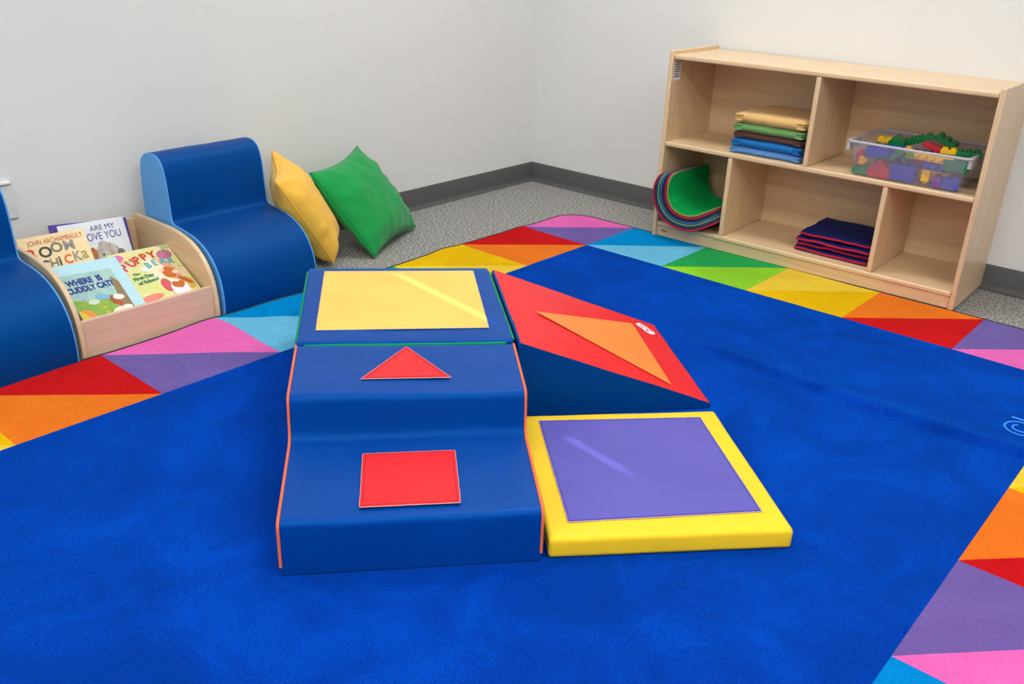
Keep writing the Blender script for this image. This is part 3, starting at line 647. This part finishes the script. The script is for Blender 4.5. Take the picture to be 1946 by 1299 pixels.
# folded sheets in the upper left cubby: rounded slabs whose front edge is a soft fold
def folded(name, label, cat, x, y, z, w_, d_, h_, mat, seed, rz=0, group=None, edge=None, layers=2, tilt=0.0):
    t = sthing(name, label, cat, x, y, z, rz, group)
    bm = bmesh.new(); nu, nv2 = 26, 20; top = {}; bot = {}
    for i in range(nu + 1):
        for j in range(nv2 + 1):
            u, v_ = i / nu, j / nv2; a, b_ = 2 * u - 1, 2 * v_ - 1
            rr = (max(0, 1 - abs(a) ** 14) * max(0, 1 - abs(b_) ** 16)) ** 0.4
            X = u * w_ + 0.003 * fbm((v_ * 3, seed, 0), 2) * (1 if i in (0, nu) else 0.4); Y = v_ * d_ + 0.003 * fbm((u * 3, seed, 2), 2)
            g = fbm((u * 2, v_ * 1.4, seed), 2.0) * 0.08 * h_
            zc = h_ * 0.5
            top[i, j] = bm.verts.new((X, Y, zc + (h_ * 0.48) * rr + g * rr)); bot[i, j] = top[i, j] if i in (0, nu) or j in (0, nv2) else bm.verts.new((X, Y, max(0.0004, zc - (h_ * 0.5) * rr)))
    for i in range(nu):
        for j in range(nv2):
            bm.faces.new((top[i, j], top[i + 1, j], top[i + 1, j + 1], top[i, j + 1])); bm.faces.new((bot[i, j], bot[i, j + 1], bot[i + 1, j + 1], bot[i + 1, j]))
    obj('folded_cloth', bm, mat, t, angle=180)
    # turned-in corners of the fold, at the left and right ends of the front edge
    for (cx, sgn) in ((0.004, 1), (w_ - 0.004, -1)):
        bm = bmesh.new(); 
        for q in range(layers):
            zz = h_ * (0.25 + 0.5 * q / max(1, layers - 1))
            tube(bm, smooth_path([(cx + sgn * 0.03, 0.004, zz * 0.96 + h_ * 0.02), (cx + sgn * 0.008, 0.0005, zz), (cx + sgn * 0.001, 0.008, zz), (cx + sgn * 0.002, 0.04, zz * 0.98), (cx + sgn * 0.004, d_ * 0.5, zz)], 0.01), h_ * 0.11, 8)
        obj('turned_corner', bm, mat, t)
    return t
sheets = [('light blue folded sheet at the bottom of the pile in the shelf', (96, 150, 214), 0.027, 0.287, 0.012, 0.292), ('bright blue folded sheet second from the bottom of the pile', (0, 104, 172), 0.033, 0.293, 0.008, 0.286),
          ('dark brown folded sheet in the middle of the pile in the shelf', (92, 58, 52), 0.026, 0.296, 0.012, 0.283), ('sage green folded sheet under the tan one in the pile', (112, 158, 92), 0.034, 0.297, 0.008, 0.283), ('tan folded sheet on top of the pile in the shelf', (216, 174, 108), 0.04, 0.296, 0.006, 0.286)]
z = ZM + 0.0004
for k, (lb, c, h_, x, y, w_) in enumerate(sheets):
    folded('folded_sheet', lb, 'sheet', x, y + 0.012, z, w_, 0.27, h_, fabric('sheet_cloth_%d' % k, c, 500, 0.6, 0.1, 0.05, 0.15), k * 3.1, 0, 'folded sheets in the shelf'); z += h_ * 0.965

# navy mats with red binding, lower middle cubby
navy = fabric('mat_navy', (4, 26, 96), 500, 0.8, 0.0); redb = fabric('mat_red_binding', (190, 18, 44), 500, 0.8, 0.1)
def bound_mat(label, x, y, z, w_, d_, h_, rz, seed, sag=0.0):
    t = sthing('folded_mat', label, 'mat', x, y, z, rz, 'navy mats with red binding')
    bm = bmesh.new(); nu, nv2 = 20, 16; top = {}; bot = {}
    def pt(u, v_): return Vector((u * w_, v_ * d_, 0.003 + 0.004 * fbm((u * 2, v_ * 2, seed), 1.6) + sag * math.sin(u * 3.1)))
    for i in range(nu + 1):
        for j in range(nv2 + 1):
            p = pt(i / nu, j / nv2); p.z = max(p.z, 0.001)
            top[i, j] = bm.verts.new(p + Vector((0, 0, h_))); bot[i, j] = bm.verts.new(p)
    for i in range(nu):
        for j in range(nv2):
            bm.faces.new((top[i, j], top[i + 1, j], top[i + 1, j + 1], top[i, j + 1])); bm.faces.new((bot[i, j], bot[i, j + 1], bot[i + 1, j + 1], bot[i + 1, j]))
    per = [(i, 0) for i in range(nu)] + [(nu, j) for j in range(nv2)] + [(i, nv2) for i in range(nu, 0, -1)] + [(0, j) for j in range(nv2, 0, -1)]
    for k in range(len(per)):
        a, b_ = per[k], per[(k + 1) % len(per)]; bm.faces.new((top[a], top[b_], bot[b_], bot[a]))
    obj('padded_cloth', bm, navy, t, angle=60)
    for zz, lay in ((h_ * 0.42, 'edge'),):
        bm = bmesh.new(); tube(bm, [Vector((pt(i / nu, j / nv2).x, pt(i / nu, j / nv2).y, max(0.0042, pt(i / nu, j / nv2).z + zz))) for i, j in per], 0.0040, 8, closed=True)
        obj('binding', bm, redb, t)['label'] = 'red binding'
    return t
for k, (dx, dy, dz, wd, rz) in enumerate(((0.598, 0.062, 0.0004, 0.276, -1.5), (0.604, 0.068, 0.0195, 0.272, 0.9), (0.601, 0.060, 0.039, 0.274, -1.0), (0.612, 0.066, 0.0600, 0.266, 1.0))):
    bound_mat(['navy mat with red binding, lowest of the four stacked in the shelf', 'navy mat with red binding, second from the bottom of its stack', 'navy mat with red binding, just under the topmost one', 'navy mat with red binding, topmost of the stack in the shelf'][k], dx, dy, ZB + dz, wd, 0.255, 0.014, rz, k * 2.3)

# curled carpet squares in the lower left cubby
def curled(label, off, pile_c, bind_c, z_top, seed, front, name_k):
    t = sthing('carpet_square', label, 'carpet square', 0.16, 0.15, ZB, 0, 'curled carpet squares in the left cubby')
    # cross-section of the outermost mat: down the left panel, round, along the shelf floor
    base = [(0.020, 0.215), (0.019, 0.18), (0.020, 0.13), (0.032, 0.085), (0.070, 0.035), (0.125, 0.010), (0.185, 0.006), (0.235, 0.018), (0.284, 0.045)]
    path = [Vector(p) for p in dense(base, 4)]
    nrm = []
    for k in range(len(path)):
        tg = (path[min(k + 1, len(path) - 1)] - path[max(k - 1, 0)]).normalized(); nrm.append(Vector((-tg.y, tg.x)))
    path = [p + q * off for p, q in zip(path, nrm)]
    L_ = [0]
    for k in range(1, len(path)): L_.append(L_[-1] + (path[k] - path[k - 1]).length)
    def at(s):
        s = max(0, min(1, s)) * L_[-1]
        for k in range(1, len(L_)):
            if s <= L_[k]:
                f = (s - L_[k - 1]) / (L_[k] - L_[k - 1]); return path[k - 1].lerp(path[k], f), nrm[k - 1].lerp(nrm[k], f).normalized()
        return path[-1], nrm[-1]
    n = 26; th = 0.0055; top = {}; bot = {}
    s0 = 1 - z_top; dep = 0.37 - 0.035
    def pos(i, j):
        a, b_ = 2 * i / n - 1, 2 * j / n - 1; rc = 0.30
        ax, bx = abs(a), abs(b_)
        if ax > 1 - rc and bx > 1 - rc:
            dx, dy = (ax - (1 - rc)) / rc, (bx - (1 - rc)) / rc; m_ = max(dx, dy); l = math.hypot(dx, dy) or 1
            ax = 1 - rc + dx * m_ / l * rc; bx = 1 - rc + dy * m_ / l * rc
        a = math.copysign(ax, a); b_ = math.copysign(bx, b_)
        return s0 + (1 - s0) * (a + 1) / 2, front + dep * (b_ + 1) / 2
    for i in range(n + 1):
        for j in range(n + 1):
            s, y = pos(i, j); p, q = at(s); g = 0.0012 * fbm((s * 3, y * 6, seed), 2)
            y += 0.0
            x, zz = p.x - 0.16, max(p.y, 0.001)
            bot[i, j] = bm_.verts.new((x, y - 0.15, zz)); top[i, j] = bm_.verts.new((x + q.x * (th + g), y - 0.15, max(p.y, 0.001) + q.y * (th + g)))
    for i in range(n):
        for j in range(n):
            bm_.faces.new((top[i, j], top[i + 1, j], top[i + 1, j + 1], top[i, j + 1])); bm_.faces.new((bot[i, j], bot[i, j + 1], bot[i + 1, j + 1], bot[i + 1, j]))
    per = [(i, 0) for i in range(n)] + [(n, j) for j in range(n)] + [(i, n) for i in range(n, 0, -1)] + [(0, j) for j in range(n, 0, -1)]
    for k in range(len(per)):
        a, b_ = per[k], per[(k + 1) % len(per)]; bm_.faces.new((top[a], top[b_], bot[b_], bot[a]))
    rim = [(top[k].co + bot[k].co) / 2 for k in per]
    obj('pile', bm_, pile_c, t, angle=60)
    b2 = bmesh.new(); tube(b2, rim, 0.0038, 6, closed=True); obj('bound_edge', b2, bind_c, t)
sqs = [('outermost', (150, 20, 44), (176, 16, 48)), ('second', (24, 34, 84), (30, 44, 100)), ('third', (20, 84, 60), (96, 140, 84)), ('fourth', (40, 84, 130), (40, 90, 140)), ('fifth', (24, 26, 70), (22, 22, 60)), ('sixth', (150, 20, 44), (176, 16, 48)), ('green', (16, 146, 76), (142, 138, 78))]
names_ = ['curled carpet square with red edge, outermost, touching the shelf side', 'curled carpet square with navy edge, next to the outermost red one', 'curled carpet square with green edge, in the middle of the bundle', 'curled carpet square with mid blue edge, in the curled bundle', 'curled carpet square with dark navy edge, third from the top of the bundle', 'curled carpet square with red edge, right under the green top one', 'curled bright green carpet square with rounded corners, innermost in the cubby']
for k, (nm, pc, bc_) in enumerate(sqs):
    bm_ = bmesh.new(); curled(names_[k], 0.0 + 0.0088 * k, pile('carpet_sq_%d' % k, pc, 0.15), fabric('carpet_edge_%d' % k, bc_), 0.96 + 0.005 * k, k * 1.7, -0.055 + 0.0035 * k, k)

# ------------------------------------------------------------------ clear tub with building bricks
mt, N, L, P = newmat('clear_plastic'); tr = N.new('ShaderNodeBsdfTransparent'); tr.inputs[0].default_value = (0.95, 0.95, 0.97, 1)
mx = N.new('ShaderNodeMixShader'); mx.inputs[0].default_value = 0.15; out = N['Material Output']
P.inputs['Base Color'].default_value = lin((220, 216, 226)); P.inputs['Roughness'].default_value = 0.25
L.new(tr.outputs[0], mx.inputs[1]); L.new(P.outputs[0], mx.inputs[2]); L.new(mx.outputs[0], out.inputs[0]); M['clear'] = mt
mt, N, L, P = newmat('clear_plastic_rim'); tr = N.new('ShaderNodeBsdfTransparent'); mx = N.new('ShaderNodeMixShader'); mx.inputs[0].default_value = 0.62
P.inputs['Base Color'].default_value = lin((214, 212, 222)); P.inputs['Roughness'].default_value = 0.25; out = N['Material Output']
L.new(tr.outputs[0], mx.inputs[1]); L.new(P.outputs[0], mx.inputs[2]); L.new(mx.outputs[0], out.inputs[0]); M['clearrim'] = mt
TX, TY, TZ = 0.768, 0.022, ZM + 0.0006
tub = sthing('plastic_tub', 'clear plastic tub full of building bricks on the middle shelf', 'tub', TX, TY, TZ)
TW, TD, THt, FL = 0.366, 0.285, 0.122, 0.017
def rrect(x0, x1, y0, y1, r, n=5):
    out = []
    for cx, cy, a0 in ((x1 - r, y1 - r, 0), (x0 + r, y1 - r, 90), (x0 + r, y0 + r, 180), (x1 - r, y0 + r, 270)):
        for k in range(n + 1): a = R(a0 + 90 * k / n); out.append((cx + r * math.cos(a), cy + r * math.sin(a)))
    return out
def loft(bm, loops, cap0=False, cap1=False):
    vs_ = [[bm.verts.new(p) for p in lp] for lp in loops]; n = len(vs_[0])
    for a, b_ in zip(vs_, vs_[1:]):
        for k in range(n): bm.faces.new((a[k], a[(k + 1) % n], b_[(k + 1) % n], b_[k]))
    if cap0: bm.faces.new(vs_[0])
    if cap1: bm.faces.new(vs_[-1][::-1])
bm = bmesh.new()
def lp(g, z): return [(x, y, z) for x, y in rrect(-g, TW + g, -g, TD + g, 0.02)]
loft(bm, [lp(-0.004, 0), lp(0, 0.004), lp(FL * 0.9, THt - 0.008), lp(FL * 0.9 - 0.0018, THt - 0.008), lp(-0.002, 0.0055), lp(-0.006, 0.002)], True, True)
obj('tub_body', bm, M['clear'], tub, angle=50)
bm = bmesh.new()
loft(bm, [lp(FL * 0.9 - 0.002, THt - 0.008), lp(FL + 0.006, THt - 0.008), lp(FL + 0.008, THt - 0.004), lp(FL + 0.006, THt), lp(FL * 0.9 - 0.001, THt), lp(FL * 0.9 - 0.002, THt - 0.008)])
bmesh.ops.remove_doubles(bm, verts=bm.verts, dist=1e-5)
obj('rim', bm, M['clearrim'], tub, angle=50)['label'] = 'thicker milky rim'
for x0, x1 in ((-FL - 0.007, -FL + 0.004), (TW + FL - 0.004, TW + FL + 0.007)):
    bm = bmesh.new(); box(bm, x0, x1, -FL * 0.8, -FL * 0.8 + 0.002, THt - 0.036, THt - 0.009); box(bm, x0 if x0 < 0 else x1 - 0.002, (x0 + 0.002) if x0 < 0 else x1, -FL * 0.8 + 0.002, TD * 0.4, THt - 0.036, THt - 0.009); obj('lug', bm, M['clearrim'], tub, smooth=False)
BC = {'red': (206, 34, 62), 'blue': (28, 72, 190), 'green': (0, 136, 84), 'yellow': (252, 196, 20), 'purple': (124, 60, 160), 'darkgreen': (0, 112, 52), 'lime': (122, 186, 60), 'orange': (240, 160, 90)}
for k, c in BC.items(): M['brick_' + k] = plain('brick_' + k, c, 0.28, 0.5)
PITCH = 0.026
def brick(colour, where, nx, ny, h_, pos, rot=(0, 0, 0), kind='brick'):
    t = thing('building_brick', '%s building brick %s' % (colour, where), 'toy brick', (0, 0, 0), 0, 'building bricks in the clear tub')
    e = Matrix.Rotation(R(rot[2]), 4, 'Z') @ Matrix.Rotation(R(rot[1]), 4, 'Y') @ Matrix.Rotation(R(rot[0]), 4, 'X')
    t.matrix_basis = SM @ Matrix.Translation((TX + pos[0], TY + pos[1], TZ + pos[2])) @ e
    w_, d_ = nx * PITCH, ny * PITCH; mt_ = M['brick_' + {'dark green': 'darkgreen', 'lime green': 'lime', 'pale orange': 'orange'}.get(colour, colour)]
    bm = bmesh.new()
    if kind == 'roof': prism(bm, [(-w_ / 2, 0), (w_ / 2, 0), (w_ / 2, h_ * 0.42), (0, h_), (-w_ / 2, h_ * 0.42)], -d_ / 2, d_ / 2, 'xz')
    elif kind == 'arch': prism(bm, [(-w_ / 2, 0), (-w_ * 0.22, 0)] + [(-w_ * 0.22 * math.cos(a), h_ * 0.45 * math.sin(a)) for a in [math.pi * k / 8 for k in range(1, 8)]] + [(w_ * 0.22, 0), (w_ / 2, 0), (w_ / 2, h_), (-w_ / 2, h_)], -d_ / 2, d_ / 2, 'xz')
    else: box(bm, -w_ / 2, w_ / 2, -d_ / 2, d_ / 2, 0, h_)
    obj('brick_body', bm, mt_, t, bev=0.0012)
    if kind not in ('roof', 'slab'):
        for a in range(nx):
            for b_ in range(ny):
                bm = bmesh.new(); cx, cy = (a + 0.5) * PITCH - w_ / 2, (b_ + 0.5) * PITCH - d_ / 2
                tube(bm, [(cx, cy, h_ - 0.0005), (cx, cy, h_ + 0.0075)], 0.0092, 14); obj('stud', bm, mt_, t)
    return t
# front row seen through the wall, left to right (x, y, z from the tub's bottom front corner)
B_ = 0.006
brick('green', 'in the bottom left front corner of the tub', 2, 1, 0.022, (0.030, 0.014, B_))
brick('red', 'against the left wall of the tub', 1, 1, 0.038, (0.010, 0.050, 0.036))
brick('yellow', 'at left in the tub, on its side with one stud facing right', 1, 1, 0.020, (0.022, 0.010, 0.053), (0, 90, 0))
brick('red', 'shaped like a small house roof near the bottom of the tub', 3, 1, 0.060, (0.096, 0.014, B_), (0, 0, 0), 'roof')
brick('blue', 'large, in the middle of the bottom front, studs facing right', 2, 1, 0.080, (0.134, 0.014, 0.034), (0, 90, 0))
brick('yellow', 'upside down between the big blue and the purple one', 1, 1, 0.038, (0.2525, 0.010, 0.058), (180, 0, 4))
brick('purple', 'upright beside the yellow one at the bottom front', 1, 1, 0.036, (0.292, 0.012, B_), (0, 0, 0))
brick('blue', 'with studs up in the bottom right front corner', 2, 1, 0.036, (0.334, 0.014, B_))
brick('green', 'in the upper right front, upside down with studs below', 3, 1, 0.034, (0.340, 0.008, 0.104), (180, 0, 0))
brick('blue', 'tilted, high at the left of the tub', 3, 1, 0.030, (0.080, 0.016, 0.074), (0, -10, 8))
brick('green', 'crossed slanting one left of the middle', 2, 1, 0.012, (0.150, 0.012, 0.082), (0, -42, 0))
brick('green', 'slanting the other way behind the crossed one', 2, 1, 0.012, (0.146, 0.040, 0.078), (0, 38, 0))
brick('yellow', 'long with a row of studs, near the top middle', 5, 1, 0.012, (0.262, 0.016, 0.094), (62, 3, 0))
brick('lime green', 'half hidden left of the long yellow one', 1, 1, 0.020, (0.190, 0.010, 0.088), (10, 0, 0))
brick('blue', 'with rounded studs facing out below the long yellow one', 3, 1, 0.024, (0.274, 0.034, 0.066), (70, 2, 0))
brick('red', 'thin and slanted above the big blue one', 3, 1, 0.008, (0.224, 0.042, 0.070), (0, 14, 0))
brick('pale orange', 'peeking out under the rim in the middle', 1, 1, 0.014, (0.172, 0.034, 0.100))
# heap behind and above
brick('dark green', 'peaked like a roof above the rim at left', 2, 2, 0.042, (0.112, 0.090, 0.104), (0, 0, 10), 'roof')
brick('dark green', 'long and stepped, highest of the heap in the middle', 4, 1, 0.020, (0.172, 0.135, 0.118), (0, -20, 6))
brick('dark green', 'sloping down to the right behind the red one', 3, 2, 0.018, (0.252, 0.160, 0.124), (0, 24, 4))
brick('red', 'smooth-sided, lying in front of the green heap', 3, 2, 0.016, (0.236, 0.105, 0.110), (0, 17, 2), 'slab')
brick('yellow', 'showing above the rim between red and green ones', 2, 1, 0.014, (0.292, 0.070, 0.110), (0, 0, 12))
brick('dark green', 'at the right end of the heap above the rim', 3, 2, 0.016, (0.352, 0.085, 0.108), (0, -3, 14))
brick('yellow', 'at the far left behind the rim', 2, 1, 0.014, (0.060, 0.120, 0.106), (0, 4, 20))
brick('blue', 'standing behind the tilted blue one at left', 3, 1, 0.03, (0.140, 0.065, 0.074))
brick('purple', 'buried in the middle of the heap', 3, 2, 0.04, (0.2, 0.10, 0.055)); brick('blue', 'buried at the right behind the green one', 2, 2, 0.04, (0.31, 0.10, 0.055)); brick('green', 'buried at the left under the yellow one', 3, 2, 0.04, (0.06, 0.12, 0.05))
brick('red', 'buried at the bottom of the middle of the tub', 4, 2, 0.03, (0.11, 0.10, 0.008)); brick('yellow', 'buried at the bottom right of the tub', 4, 2, 0.03, (0.26, 0.10, 0.008)); brick('blue', 'at the rear left of the tub', 4, 3, 0.04, (0.08, 0.2, 0.008)); brick('green', 'at the rear right of the tub', 4, 3, 0.05, (0.24, 0.2, 0.008))
